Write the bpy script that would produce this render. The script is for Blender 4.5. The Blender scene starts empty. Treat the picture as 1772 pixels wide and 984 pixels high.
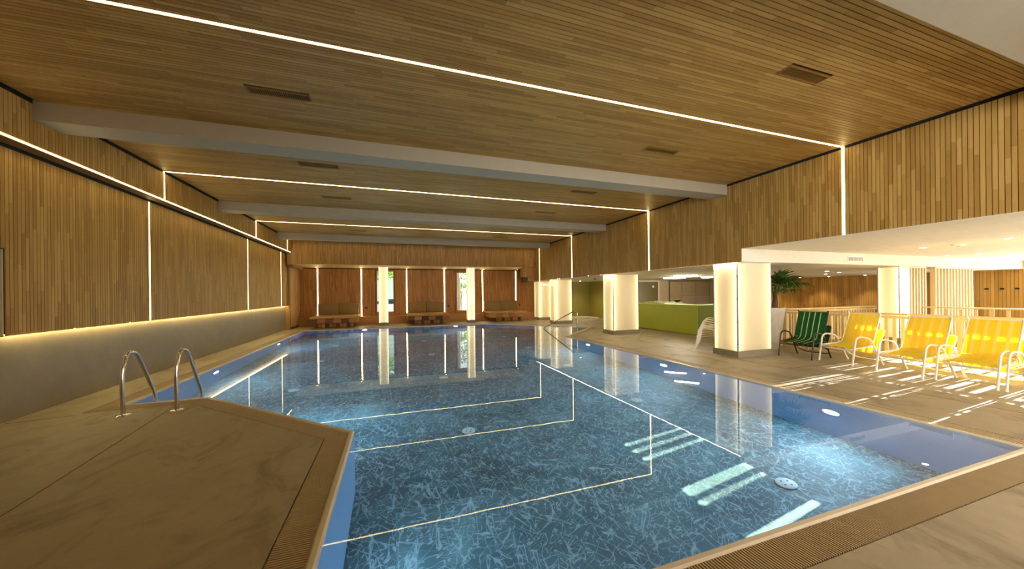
import bpy, bmesh, math, random
from mathutils import Vector, Matrix, geometry
R = math.radians
random.seed(7)
scn = bpy.context.scene
COL = scn.collection

# ---------------------------------------------------------------- camera
F_PX, CX, CY, ROLL, YAW, CAM_H = 601.4, 886.0, 507.04, R(0.604), R(18.84), 1.6
cam = bpy.data.cameras.new('camera')
cam_ob = bpy.data.objects.new('camera', cam)
COL.objects.link(cam_ob)
fw = Vector((math.sin(YAW), math.cos(YAW), 0)); rt = Vector((math.cos(YAW), -math.sin(YAW), 0)); up = Vector((0, 0, 1))
eu = rt * math.cos(ROLL) - up * math.sin(ROLL); ev = rt * math.sin(ROLL) + up * math.cos(ROLL)
M = Matrix((eu, ev, -fw)).transposed().to_4x4()
M.translation = (0, 0, CAM_H)
cam_ob.matrix_world = M
cam.sensor_width = 36.0
cam.lens = F_PX / 1772 * 36.0
cam.shift_y = (CY - 492.0) / 1772
cam.clip_start = 0.05; cam.clip_end = 300
scn.camera = cam_ob

# ---------------------------------------------------------------- world, sun, daylight, exposure
scn.view_settings.view_transform = 'Standard'
scn.view_settings.look = 'None'
scn.view_settings.gamma = 1.0
scn.view_settings.use_curve_mapping = False
scn.view_settings.exposure = 0.45
world = bpy.data.worlds.new('sky'); scn.world = world
world.use_nodes = True
world.node_tree.nodes['Background'].inputs[0].default_value = (0.80, 0.90, 1.0, 1)
world.node_tree.nodes['Background'].inputs[1].default_value = 1.6

SUN_EL, SUN_AZ = R(8.2), R(4.0)          # low sun from the right, through the glazed end of the lounge
sun = bpy.data.lights.new('sun', 'SUN'); sun.energy = 42.0; sun.angle = R(0.3); sun.color = (1.0, 0.97, 0.86)
sun_ob = bpy.data.objects.new('sun', sun); COL.objects.link(sun_ob)
sd = Vector((math.cos(SUN_EL) * math.cos(SUN_AZ), math.cos(SUN_EL) * math.sin(SUN_AZ), math.sin(SUN_EL)))
sun_ob.rotation_euler = sd.to_track_quat('Z', 'Y').to_euler()
sun_ob.location = (40, 3, 10)

def area_light(name, loc, direction, sx, sy, energy, color):
    l = bpy.data.lights.new(name, 'AREA'); l.shape = 'RECTANGLE'; l.size = sx; l.size_y = sy; l.energy = energy; l.color = color
    o = bpy.data.objects.new(name, l); COL.objects.link(o)
    o.location = loc; o.rotation_euler = Vector(direction).to_track_quat('-Z', 'Y').to_euler()
    return o
# daylight of the glazed wall behind the camera and of the glazed end of the lounge
area_light('daylight_rear_glazing', (4.2, -3.9, 3.0), (1.1, 1, 0.2), 4.4, 1.9, 720, (0.95, 0.98, 1.0))
area_light('daylight_lounge_glazing', (12.0, -3.9, 1.25), (0, 1, 0), 7.5, 2.2, 380, (0.99, 0.98, 0.95))
area_light('daylight_side_glazing', (21.5, 4.2, 1.3), (-1, 0, 0), 2.8, 2.3, 300, (1.0, 0.98, 0.90))

# ---------------------------------------------------------------- helpers
class MB:
    def __init__(s): s.v = []; s.f = []
    def box(s, x0, y0, z0, x1, y1, z1):
        n = len(s.v)
        s.v += [(x0,y0,z0),(x1,y0,z0),(x1,y1,z0),(x0,y1,z0),(x0,y0,z1),(x1,y0,z1),(x1,y1,z1),(x0,y1,z1)]
        s.f += [tuple(n+i for i in q) for q in ((0,3,2,1),(4,5,6,7),(0,1,5,4),(1,2,6,5),(2,3,7,6),(3,0,4,7))]
        return s
    def hexa(s, p):                                   # 8 corners: 4 below, 4 above
        n = len(s.v); s.v += [tuple(q) for q in p]
        s.f += [tuple(n+i for i in q) for q in ((0,3,2,1),(4,5,6,7),(0,1,5,4),(1,2,6,5),(2,3,7,6),(3,0,4,7))]
        return s
    def prism(s, poly, z0, z1, holes=()):
        loops = [list(poly)] + [list(h) for h in holes]
        flat = [p for l in loops for p in l]; n = len(s.v); m = len(flat)
        s.v += [(p[0], p[1], z0) for p in flat] + [(p[0], p[1], z1) for p in flat]
        for t in geometry.tessellate_polygon([[Vector((p[0], p[1], 0)) for p in l] for l in loops]):
            a, b, c = t
            cr = (flat[b][0]-flat[a][0])*(flat[c][1]-flat[a][1]) - (flat[b][1]-flat[a][1])*(flat[c][0]-flat[a][0])
            if cr < 0: b, c = c, b
            s.f += [(n+m+a, n+m+b, n+m+c), (n+a, n+c, n+b)]
        k = 0
        for l in loops:
            L = len(l)
            for i in range(L):
                j = (i+1) % L
                s.f.append((n+k+i, n+k+j, n+m+k+j, n+m+k+i))
            k += L
        return s
    def tube(s, pts, r, seg=8, cap=True):
        pts = [Vector(p) for p in pts]; n0 = len(s.v); N = len(pts)
        rr = r if isinstance(r, (list, tuple)) else [r]*N
        prev = None
        for i, p in enumerate(pts):
            t = (pts[min(i+1, N-1)] - pts[max(i-1, 0)]).normalized()
            if prev is None:
                a = Vector((0,0,1)) if abs(t.z) < 0.9 else Vector((1,0,0))
                u = t.cross(a).normalized()
            else:
                u = (prev - t * prev.dot(t)).normalized()
            prev = u; w = t.cross(u)
            for k in range(seg):
                an = 2*math.pi*k/seg
                s.v.append(tuple(p + (u*math.cos(an) + w*math.sin(an))*rr[i]))
        for i in range(N-1):
            for k in range(seg):
                a = n0+i*seg+k; b = n0+i*seg+(k+1) % seg
                s.f.append((a, b, b+seg, a+seg))
        if cap:
            s.f.append(tuple(n0+k for k in reversed(range(seg)))); s.f.append(tuple(n0+(N-1)*seg+k for k in range(seg)))
        return s
    def lathe(s, prof, c=(0,0,0), seg=24):
        n0 = len(s.v); N = len(prof)
        for (r, z) in prof:
            for k in range(seg):
                a = 2*math.pi*k/seg
                s.v.append((c[0]+r*math.cos(a), c[1]+r*math.sin(a), c[2]+z))
        for i in range(N-1):
            for k in range(seg):
                a = n0+i*seg+k; b = n0+i*seg+(k+1) % seg
                s.f.append((a, b, b+seg, a+seg))
        s.f.append(tuple(n0+k for k in reversed(range(seg)))); s.f.append(tuple(n0+(N-1)*seg+k for k in range(seg)))
        return s
    def build(s, name, mat, parent=None, smooth=False, bevel=0.0, props=None, loc=None):
        me = bpy.data.meshes.new(name); me.from_pydata(s.v, [], s.f); me.update()
        if bevel or smooth:
            bm = bmesh.new(); bm.from_mesh(me)
            if bevel:
                bmesh.ops.bevel(bm, geom=bm.edges[:], offset=bevel, segments=2, affect='EDGES', profile=0.5)
            bm.to_mesh(me); bm.free()
        if smooth:
            me.polygons.foreach_set('use_smooth', [True]*len(me.polygons))
            try: me.set_sharp_from_angle(angle=R(40))
            except Exception: pass
        me.materials.append(mat)
        o = bpy.data.objects.new(name, me); COL.objects.link(o)
        if parent is not None: o.parent = parent
        if loc is not None: o.location = loc
        if props:
            for k, v in props.items(): o[k] = v
        return o

def bx(name, mat, b, parent=None, bevel=0.0, **props):
    return MB().box(*b).build(name, mat, parent, bevel=bevel, props=props, smooth=bool(bevel))
def thing(name, label, cat, loc=(0,0,0), rz=0.0, group=None):
    o = bpy.data.objects.new(name, None); COL.objects.link(o)
    o.location = loc; o.rotation_euler = (0, 0, rz); o.empty_display_size = 0.1
    o['label'] = label; o['category'] = cat
    if group: o['group'] = group
    return o
def tag(o, label, cat, group=None):
    o['label'] = label; o['category'] = cat
    if group: o['group'] = group
    return o
def dup(root, loc, rz, label, group=None):
    r = root.copy(); COL.objects.link(r); r.location = loc; r.rotation_euler = (0, 0, rz); r['label'] = label
    if group: r['group'] = group
    for ch in list(root.children):
        c = ch.copy(); COL.objects.link(c); c.parent = r
        for g in ch.children:
            d = g.copy(); COL.objects.link(d); d.parent = c
    return r
def round_path(pts, rad, n=6):
    pts = [Vector(p) for p in pts]; out = [pts[0]]
    for i in range(1, len(pts)-1):
        a, b, c = pts[i-1], pts[i], pts[i+1]
        d1 = (a-b); d2 = (c-b); r = min(rad, d1.length*0.49, d2.length*0.49)
        p, q = b + d1.normalized()*r, b + d2.normalized()*r
        for k in range(n+1):
            t = k/n
            out.append(p*(1-t)**2 + b*2*t*(1-t) + q*t**2)
    out.append(pts[-1]); return out
def project(w):
    d = Vector(w) - Vector((0, 0, CAM_H)); z = d.dot(fw)
    if z < 0.2: return None
    return CX + d.dot(eu)/z*F_PX, CY - d.dot(ev)/z*F_PX, z

# ---------------------------------------------------------------- materials
def srgb(r, g, b):
    f = lambda c: (c/12.92 if c <= 0.04045 else ((c+0.055)/1.055)**2.4)
    return (f(r/255), f(g/255), f(b/255), 1)
class NT:
    def __init__(s, name):
        s.m = bpy.data.materials.new(name); s.m.use_nodes = True; s.t = s.m.node_tree; s.n = s.t.nodes; s.l = s.t.links
        s.bsdf = s.n['Principled BSDF']; s.out = s.n['Material Output']
    def add(s, typ, **kw):
        n = s.n.new(typ)
        for k, v in kw.items():
            if k.startswith('i_'):
                key = k[2:]; key = int(key) if key.isdigit() else key.replace('_', ' ')
                n.inputs[key].default_value = v
            else: setattr(n, k, v)
        return n
    def link(s, a, b): s.l.new(a, b)
    def math(s, op, a, b=None, c=None):
        n = s.add('ShaderNodeMath', operation=op)
        for i, x in enumerate((a, b, c)):
            if x is None: continue
            if isinstance(x, (int, float)): n.inputs[i].default_value = x
            else: s.link(x, n.inputs[i])
        return n.outputs[0]
    def ramp(s, fac, stops):
        n = s.add('ShaderNodeValToRGB'); e = n.color_ramp.elements
        while len(e) < len(stops): e.new(0.5)
        for el, (p, c) in zip(e, stops): el.position = p; el.color = c
        s.link(fac, n.inputs[0]); return n.outputs[0]
    def pos(s, scale=(1,1,1), rot=(0,0,0)):
        g = s.add('ShaderNodeNewGeometry'); m = s.add('ShaderNodeMapping')
        m.inputs['Scale'].default_value = scale; m.inputs['Rotation'].default_value = rot
        s.link(g.outputs['Position'], m.inputs[0]); return m.outputs[0]
    def noise(s, vec, scale, detail=3, rough=0.5, dist=0.0):
        n = s.add('ShaderNodeTexNoise'); n.inputs['Scale'].default_value = scale; n.inputs['Detail'].default_value = detail
        n.inputs['Roughness'].default_value = rough; n.inputs['Distortion'].default_value = dist
        s.link(vec, n.inputs['Vector']); return n.outputs[0]
    def mix(s, fac, a, b, blend='MIX'):
        n = s.add('ShaderNodeMix', data_type='RGBA', blend_type=blend)
        for i, x in ((0, fac), (6, a), (7, b)):
            if isinstance(x, (int, float)): n.inputs[i].default_value = x
            elif isinstance(x, tuple): n.inputs[i].default_value = x
            else: s.link(x, n.inputs[i])
        return n.outputs[2]
    def bump(s, h, strength=0.2, dist=0.01):
        b = s.add('ShaderNodeBump'); b.inputs['Strength'].default_value = strength; b.inputs['Distance'].default_value = dist
        s.link(h, b.inputs['Height']); s.link(b.outputs[0], s.bsdf.inputs['Normal'])
    def set(s, **kw):
        for k, v in kw.items(): s.bsdf.inputs[k.replace('_', ' ')].default_value = v
        return s

def plain(name, col, rough=0.6, metal=0.0, bump=0.0, bscale=80, var=0.06):
    t = NT(name); v = t.pos()
    n = t.noise(v, 6, 4); c0 = tuple(x*(1-var) for x in col[:3])+(1,); c1 = tuple(min(1, x*(1+var)) for x in col[:3])+(1,)
    t.link(t.ramp(n, [(0.35, c0), (0.65, c1)]), t.bsdf.inputs['Base Color'])
    t.set(Roughness=rough, Metallic=metal)
    if bump: t.bump(t.noise(v, bscale, 3), bump, 0.004)
    return t.m
def wood(name, stops, grain=(1,1,1), rough=0.5):
    """battens: each piece takes its own tone; the grain runs along the piece"""
    t = NT(name)
    oi = t.add('ShaderNodeObjectInfo'); g = t.add('ShaderNodeNewGeometry')
    tone = t.math('FRACT', t.math('ADD', oi.outputs['Random'], g.outputs['Random Per Island']))
    v = t.pos(grain)
    gr = t.noise(v, 14, 4, 0.6, 0.4)
    f = t.math('ADD', t.math('ADD', t.math('MULTIPLY', tone, 0.5), 0.12), t.math('MULTIPLY', gr, 0.34))
    t.link(t.ramp(f, stops), t.bsdf.inputs['Base Color'])
    t.set(Roughness=rough); t.bsdf.inputs['Specular IOR Level'].default_value = 0.35
    t.bump(gr, 0.12, 0.002)
    return t.m
OAK = [(0.05, srgb(140,100,44)), (0.35, srgb(164,123,57)), (0.62, srgb(180,139,70)), (0.85, srgb(196,156,86)), (1.0, srgb(208,171,104))]
OAKD = [(0.05, srgb(132,92,46)), (0.4, srgb(156,114,60)), (0.7, srgb(172,130,72)), (1.0, srgb(192,152,90))]
M_wood_x = wood('oak_battens_along_x', OAK, (0.12, 1.6, 1.6))
M_wood_z = wood('oak_battens_upright', OAK, (1.6, 1.6, 0.12))
M_wood_zd = wood('oak_battens_upright_deep', OAKD, (1.6, 1.6, 0.12))
PINE = [(0.0, srgb(206,172,112)), (0.5, srgb(220,190,130)), (1.0, srgb(232,208,154))]
M_pine = wood('pine', PINE, (1.4, 1.4, 0.15))
M_pine_h = wood('pine_rails', PINE, (1.2, 0.2, 1.6))
RUST = [(0.0, srgb(118,74,36)), (0.45, srgb(158,108,58)), (0.8, srgb(184,134,78)), (1.0, srgb(200,156,98))]
M_rustic = wood('rough_sawn_wood', RUST, (0.3, 1.5, 2.0), 0.7)
M_rustic_dark = wood('dark_rough_wood', [(0.0, srgb(56,34,18)), (0.5, srgb(92,58,32)), (1.0, srgb(136,92,52))], (1.2, 1.2, 0.6), 0.75)
M_dark = plain('dark_backing', (0.012, 0.009, 0.006, 1), 0.9)
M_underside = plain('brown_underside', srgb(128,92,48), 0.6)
M_white = plain('white_plaster', srgb(226,216,196), 0.75, bump=0.05, var=0.02)
M_acoustic = plain('speckled_white_plaster', srgb(232,222,200), 0.85, bump=0.5, bscale=45, var=0.03)
M_beam = plain('beam_paint', srgb(174,162,138), 0.65, bump=0.04, var=0.02)
M_olive = plain('olive_wall', srgb(150,138,62), 0.6, var=0.04)
M_green = plain('lime_green_laminate', srgb(150,160,30), 0.45, var=0.03)
M_greentop = plain('pale_green_top', srgb(190,205,110), 0.4, var=0.03)
M_beige = plain('beige_paint', srgb(206,186,150), 0.6, var=0.03)
M_black = plain('black_plastic', (0.01, 0.01, 0.01, 1), 0.4)
M_whitepl = plain('white_plastic', srgb(235,230,218), 0.4, var=0.02)
M_white_metal = plain('white_tube', srgb(238,232,216), 0.3, var=0.02)
M_brown_metal = plain('brown_tube', srgb(52,36,26), 0.35)
M_clip = plain('steel_clip', (0.25, 0.24, 0.22, 1), 0.35, 0.9)
M_trim = plain('grey_trim', srgb(150,138,112), 0.4)
M_chrome = NT('polished_steel').set(Metallic=1.0, Roughness=0.12, Base_Color=(0.78, 0.77, 0.74, 1)).m
M_ventslat = plain('brass_slats', srgb(150,108,44), 0.45, 0.3)
M_ventdark = plain('vent_dark', srgb(52,34,16), 0.8)
M_pot = plain('grey_planter', srgb(186,178,160), 0.6, bump=0.1)
M_soil = plain('soil', (0.03, 0.02, 0.012, 1), 0.95, bump=0.6)

def concrete(name, a, b, c, scale=0.9, rough=0.55, stain=None):
    t = NT(name); v = t.pos()
    n1 = t.noise(v, scale, 6, 0.62, 0.6); n2 = t.noise(v, scale*9, 4, 0.6)
    f = t.math('ADD', t.math('MULTIPLY', n1, 0.75), t.math('MULTIPLY', n2, 0.25))
    col = t.ramp(f, [(0.3, a), (0.5, b), (0.7, c)])
    if stain:
        n3 = t.noise(t.pos((1.0, 0.6, 1)), 1.7, 5, 0.7, 1.2)
        col = t.mix(t.ramp(n3, [(0.50, (0,0,0,1)), (0.70, (0.62,0.62,0.62,1))]), col, stain)
    t.link(col, t.bsdf.inputs['Base Color'])
    t.link(t.ramp(n1, [(0.3, (rough-0.1,)*3+(1,)), (0.7, (rough+0.1,)*3+(1,))]), t.bsdf.inputs['Roughness'])
    t.bump(t.noise(v, 30, 5, 0.6), 0.12, 0.003)
    return t.m
M_deck = concrete('screed_deck', srgb(138,126,104), srgb(154,142,118), srgb(168,156,132), 0.8, 0.5, srgb(88,70,44))
M_conc = concrete('polished_concrete', srgb(128,116,94), srgb(142,130,106), srgb(156,143,118), 0.8, 0.6)
M_joint = plain('joint_sealant', srgb(104,86,58), 0.8)
M_rim = plain('rim_stone', srgb(206,194,172), 0.25, var=0.03)
M_grate = plain('grate_bar', srgb(170,148,110), 0.5, var=0.03)
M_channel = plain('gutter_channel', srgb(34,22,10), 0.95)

def led(name, col, strength):
    t = NT(name); e = t.add('ShaderNodeEmission'); e.inputs[0].default_value = col; e.inputs[1].default_value = strength
    t.link(e.outputs[0], t.out.inputs[0]); return t.m
WARM = (1.0, 0.76, 0.32, 1)
M_led = led('warm_led_strip', WARM, 12.2)
M_led_far = led('warm_led_far_wall', WARM, 27.0)
M_led_wash = led('warm_led_wash', WARM, 14.0)
M_led_soffit = led('warm_led_soffit', (1.0, 0.84, 0.52, 1), 120.0)
M_led_bar = led('column_led_bar', (1.0, 0.82, 0.46, 1), 6.8)
M_down = led('downlight_lens', (1.0, 0.86, 0.6, 1), 20.0)
M_tube = led('tube_light', (1.0, 0.90, 0.70, 1), 140.0)
M_pool_lens = led('pool_light_lens', (0.62, 0.8, 1.0, 1), 4.0)
def backlit():
    """frosted glass: scatters the light of the bars behind it, reflects the room a little"""
    t = NT('frosted_backlit_glass'); t.n.remove(t.bsdf)
    tl = t.add('ShaderNodeBsdfTranslucent'); df = t.add('ShaderNodeBsdfDiffuse'); gl = t.add('ShaderNodeBsdfGlossy'); em = t.add('ShaderNodeEmission')
    tl.inputs[0].default_value = (0.95, 0.90, 0.76, 1); df.inputs[0].default_value = (0.80, 0.74, 0.60, 1); gl.inputs['Roughness'].default_value = 0.06
    em.inputs[0].default_value = (1.0, 0.78, 0.40, 1); em.inputs[1].default_value = 0.13  # faint even glow added to the glass itself, besides the bars' light
    m1 = t.add('ShaderNodeMixShader'); m1.inputs[0].default_value = 0.45; t.link(tl.outputs[0], m1.inputs[1]); t.link(df.outputs[0], m1.inputs[2])
    fr = t.add('ShaderNodeFresnel'); fr.inputs[0].default_value = 1.4
    m2 = t.add('ShaderNodeMixShader'); t.link(fr.outputs[0], m2.inputs[0]); t.link(m1.outputs[0], m2.inputs[1]); t.link(gl.outputs[0], m2.inputs[2])
    ad = t.add('ShaderNodeAddShader'); t.link(m2.outputs[0], ad.inputs[0]); t.link(em.outputs[0], ad.inputs[1]); t.link(ad.outputs[0], t.out.inputs[0])
    return t.m
M_frost = backlit()
def fabric(name, base, stripes, freq_list, trans=0.35):
    """striped mesh fabric that lets some light through; stripes are woven along the length (local y picks the stripe)"""
    t = NT(name); t.n.remove(t.bsdf)
    tc = t.add('ShaderNodeTexCoord'); sep = t.add('ShaderNodeSeparateXYZ'); t.link(tc.outputs['Object'], sep.inputs[0])
    mask = None
    for c, w in freq_list:
        d = t.math('LESS_THAN', t.math('ABSOLUTE', t.math('SUBTRACT', sep.outputs[1], c)), w)
        mask = d if mask is None else t.math('MAXIMUM', mask, d)
    col = t.mix(mask, base, stripes)
    a = t.add('ShaderNodeBsdfDiffuse'); b = t.add('ShaderNodeBsdfTranslucent'); m = t.add('ShaderNodeMixShader')
    t.link(col, a.inputs[0]); t.link(col, b.inputs[0]); m.inputs[0].default_value = trans
    t.link(a.outputs[0], m.inputs[1]); t.link(b.outputs[0], m.inputs[2])
    t.link(m.outputs[0], t.out.inputs[0]); return t.m
M_yellow = fabric('yellow_striped_mesh', srgb(252,228,66), srgb(248,232,130), [(-.19,.022),(-.065,.022),(.065,.022),(.19,.022)], 0.42)
M_greenf = fabric('green_striped_mesh', srgb(34,92,44), srgb(220,208,170), [(-.17,.008),(-.058,.008),(.058,.008),(.17,.008)], 0.25)
def leafmat():
    t = NT('palm_leaf'); v = t.pos(); n = t.noise(v, 8, 3)
    t.link(t.ramp(n, [(0.3, srgb(34,62,14)), (0.7, srgb(86,112,34))]), t.bsdf.inputs['Base Color'])
    t.set(Roughness=0.45); return t.m
M_leaf = leafmat()
M_trunk = plain('palm_fibre', srgb(92,62,36), 0.9, bump=0.8, bscale=60, var=0.3)
M_cushion = plain('khaki_cushion', srgb(138,112,62), 0.85, bump=0.3, bscale=200, var=0.05)
M_mattress = plain('tan_mattress', srgb(176,138,82), 0.85, bump=0.3, bscale=200, var=0.05)
M_olive_door = plain('olive_glass_door', srgb(120,102,48), 0.25, var=0.04)
def glass(name):
    t = NT(name); t.n.remove(t.bsdf)
    a = t.add('ShaderNodeBsdfTransparent'); b = t.add('ShaderNodeBsdfGlossy'); m = t.add('ShaderNodeMixShader'); f = t.add('ShaderNodeFresnel')
    b.inputs['Roughness'].default_value = 0.02; f.inputs[0].default_value = 1.45
    t.link(f.outputs[0], m.inputs[0]); t.link(a.outputs[0], m.inputs[1]); t.link(b.outputs[0], m.inputs[2]); t.link(m.outputs[0], t.out.inputs[0])
    return t.m
M_glass = glass('window_pane')

def liner_floor():
    t = NT('printed_pool_liner')
    g = t.add('ShaderNodeNewGeometry')
    # liner sheets about 1.6 x 0.9 m; every sheet turns the printed strokes its own way
    sep = t.add('ShaderNodeSeparateXYZ'); t.link(g.outputs['Position'], sep.inputs[0])
    ix = t.math('FLOOR', t.math('DIVIDE', sep.outputs[0], 1.15)); iy = t.math('FLOOR', t.math('DIVIDE', sep.outputs[1], 0.8))
    cmb = t.add('ShaderNodeCombineXYZ'); t.link(ix, cmb.inputs[0]); t.link(iy, cmb.inputs[1])
    wn = t.add('ShaderNodeTexWhiteNoise', noise_dimensions='2D'); t.link(cmb.outputs[0], wn.inputs['Vector'])
    lines = None
    for k, (sc, st, an) in enumerate(((2.4, 4.0, 0.5), (3.0, 3.6, 1.3), (3.8, 4.2, 2.2))):
        rot = t.add('ShaderNodeVectorRotate', rotation_type='Z_AXIS')
        t.link(g.outputs['Position'], rot.inputs['Vector'])
        t.link(t.math('ADD', t.math('MULTIPLY', wn.outputs['Value'], 1.3), an), rot.inputs['Angle'])
        mp = t.add('ShaderNodeMapping'); mp.inputs['Scale'].default_value = (1, st, 1); mp.inputs['Location'].default_value = (k*7.3, k*3.1, 0)
        t.link(rot.outputs[0], mp.inputs[0])
        n = t.noise(mp.outputs[0], sc, 1.5, 0.45, 0.5)
        d = t.math('ABSOLUTE', t.math('SUBTRACT', n, 0.5))
        w = t.math('SUBTRACT', 1.0, t.math('MINIMUM', t.math('DIVIDE', d, 0.02), 1.0))
        lines = w if lines is None else t.math('MAXIMUM', lines, w)
    cloud = t.noise(t.pos(), 1.3, 5, 0.6, 0.5)
    base = t.ramp(t.math('ADD', t.math('MULTIPLY', cloud, 0.8), t.math('MULTIPLY', wn.outputs['Value'], 0.2)),
                  [(0.3, srgb(44,74,84)), (0.55, srgb(64,102,112)), (0.75, srgb(96,136,144))])
    col = t.mix(t.math('MULTIPLY', lines, 0.75), base, srgb(150,186,198))
    t.link(col, t.bsdf.inputs['Base Color']); t.set(Roughness=0.6)
    return t.m
M_liner = liner_floor()
M_liner_wall = plain('blue_pool_liner', srgb(118,158,196), 0.5, var=0.03)
M_inlet = plain('pale_inlet', srgb(176,196,200), 0.5, var=0.03)
def water():
    t = NT('pool_water'); t.n.remove(t.bsdf)
    gl = t.add('ShaderNodeBsdfGlass'); gl.inputs['IOR'].default_value = 1.333; gl.inputs['Roughness'].default_value = 0.0
    gl.inputs['Color'].default_value = (1, 1, 1, 1)
    b = t.add('ShaderNodeBump'); b.inputs['Strength'].default_value = 0.006; b.inputs['Distance'].default_value = 0.02
    t.link(t.noise(t.pos(), 5.0, 2, 0.4), b.inputs['Height']); t.link(b.outputs[0], gl.inputs['Normal'])
    t.link(gl.outputs[0], t.out.inputs[0]); return t.m
M_water = water()

# ---------------------------------------------------------------- dimensions of the hall
XL, XR, HC = -4.43, 7.70, 4.17            # bulkhead face on the left, face of the right wall, ceiling
XP, XC = -4.68, -4.77                     # lower timber panel and concrete plinth wall on the left
ZS, ZZ = 2.286, 2.59                      # white soffit, lounge ceiling
YB, YF, YN = 20.60, 18.40, -4.0           # back wall, upper far wall, wall behind the camera
STRIPS = [4.0, 9.06, 14.1, 17.8]
BEAMS = [(1.25, 1.70), (6.30, 6.75), (11.38, 11.82), (16.40, 16.83)]
POOL = [(-0.45,1.65),(5.97,1.65),(5.97,11.43),(8.50,13.96),(4.60,17.86),(-3.80,17.86),(-3.80,6.78),(-2.76,6.78),(-0.45,4.47)]
ZW, ZF = -0.014, -1.54

def offset(poly, d):
    n = len(poly); out = []
    for i in range(n):
        p0, p1, p2 = Vector(poly[i-1]), Vector(poly[i]), Vector(poly[(i+1) % n])
        a = (p1-p0).normalized(); b = (p2-p1).normalized()
        na = Vector((a.y, -a.x)); nb = Vector((b.y, -b.x))
        m = na + nb; k = d / (1 + na.dot(nb))
        out.append(tuple(p1 + m*k))
    return out

# ---------------------------------------------------------------- plank cladding
def cladding(parent, mat, to_world, u0, u1, v0, v1, pitch=0.052, gap=0.008, thick=0.014, skip_u=(), holes=(), keep=0, lens=(0.35, 1.15), name='plank'):
    """rows stacked along u, pieces run along v. to_world(u, v, t) -> point, t = depth behind the face.
    The pieces that show largest become objects of their own, the rest one joined part."""
    rnd = random.Random(int(round(u0*100))*7919 + int(round(v1*100))*31 + int(round(v0*100)))
    pieces = []
    n = int((u1-u0)/pitch)
    pitch = (u1-u0)/n
    for i in range(n):
        a, b = u0+i*pitch+gap/2, u0+(i+1)*pitch-gap/2
        for (s0, s1) in skip_u:
            if a < s1 and b > s0:
                if a < s0-0.012: b = min(b, s0)
                elif b > s1+0.012: a = max(a, s1)
                else: a = b
        if b-a < 0.01: continue
        segs = [(v0, v1)]
        for (hu0, hu1, hv0, hv1) in holes:
            if a < hu1 and b > hu0:
                new = []
                for (p, q) in segs:
                    if hv1 <= p or hv0 >= q: new.append((p, q)); continue
                    if hv0 > p: new.append((p, hv0))
                    if hv1 < q: new.append((hv1, q))
                segs = new
        for (p, q) in segs:
            x = p - rnd.random()*lens[1]*0.8
            while x < q:
                y = x + rnd.uniform(*lens)
                c, d = max(x, p), min(y, q)
                if q - d < 0.12: d = q; y = q
                if d - c > 0.02: pieces.append((a, b, c, d-0.0015))
                x = y
    score = []
    for k, (a, b, c, d) in enumerate(pieces):
        s = 0
        if keep:
            P = [project(to_world(u, v, 0)) for u, v in ((a, c), (b, c), (b, d), (a, d), ((a+b)/2, (c+d)/2))]
            if all(P) and 0 < P[4][0] < 1772 and 0 < P[4][1] < 984:
                s = abs(sum(P[i][0]*P[(i+1) % 4][1]-P[(i+1) % 4][0]*P[i][1] for i in range(4)))/2
        score.append(s)
    order = sorted(range(len(pieces)), key=lambda k: -score[k])
    big = [k for k in order[:keep] if score[k] > 0]; bigset = set(big)
    rest = MB()
    for k, (a, b, c, d) in enumerate(pieces):
        if k in bigset: continue
        q = [to_world(a, c, thick), to_world(b, c, thick), to_world(b, d, thick), to_world(a, d, thick),
             to_world(a, c, 0), to_world(b, c, 0), to_world(b, d, 0), to_world(a, d, 0)]
        rest.hexa(q)
    if rest.v:
        o = rest.build('plank_field', mat, parent, props={'kind': 'stuff'})
        fix_normals(o)
    if big:
        O = Vector(to_world(0, 0, 0)); U = Vector(to_world(1, 0, 0))-O; V = Vector(to_world(0, 1, 0))-O; T = Vector(to_world(0, 0, 1))-O
        me = unit_box()
        me = me.copy(); me.name = name; me.materials.clear(); me.materials.append(mat)
        for k in big:
            a, b, c, d = pieces[k]
            o = bpy.data.objects.new(name, me); COL.objects.link(o); o.parent = parent
            X, Y, Z = U*(b-a), V*(d-c), T*thick
            m = Matrix((X, Y, Z)).transposed().to_4x4(); m.translation = Vector(to_world(a, c, 0)); o.matrix_local = m
    return len(pieces)
_ub = []
def unit_box():
    if not _ub:
        b = MB().box(0, 0, 0, 1, 1, 1); me = bpy.data.meshes.new('unit'); me.from_pydata(b.v, [], b.f); me.update(); _ub.append(me)
    return _ub[0]
def fix_normals(o):
    bm = bmesh.new(); bm.from_mesh(o.data); bmesh.ops.recalc_face_normals(bm, faces=bm.faces); bm.to_mesh(o.data); bm.free()

# ================================================================= STRUCTURE
# ---- deck
hole = offset(POOL, 0.30)
floor = MB().prism([(-7.5, YN-0.3), (23, YN-0.3), (23, 21.0), (-7.5, 21.0)], -0.16, 0.0, [hole]).build('floor', M_deck, props={'kind': 'structure'})
def joint(p, q, w=0.012):
    p, q = Vector(p), Vector(q); d = (q-p).normalized(); n = Vector((-d.y, d.x))*w/2
    MB().prism([tuple(p-n), tuple(q-n), tuple(q+n), tuple(p+n)], -0.01, 0.0015).build('joint_strip', M_joint, floor)
joint((7.60, 1.0), (7.60, 9.5)); joint((-2.70, 3.2), (-3.05, 6.45)); joint((-4.72, 6.30), (-4.10, 6.40)); joint((5.97+0.3, 8.2), (7.60, 8.2))
joint((-4.70, 17.0), (-4.1, 17.0)); joint((7.60, 9.5), (9.6, 11.6)); joint((7.60, 4.9), (10.5, 4.9)); joint((7.60, 1.9), (10.5, 1.9))

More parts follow.
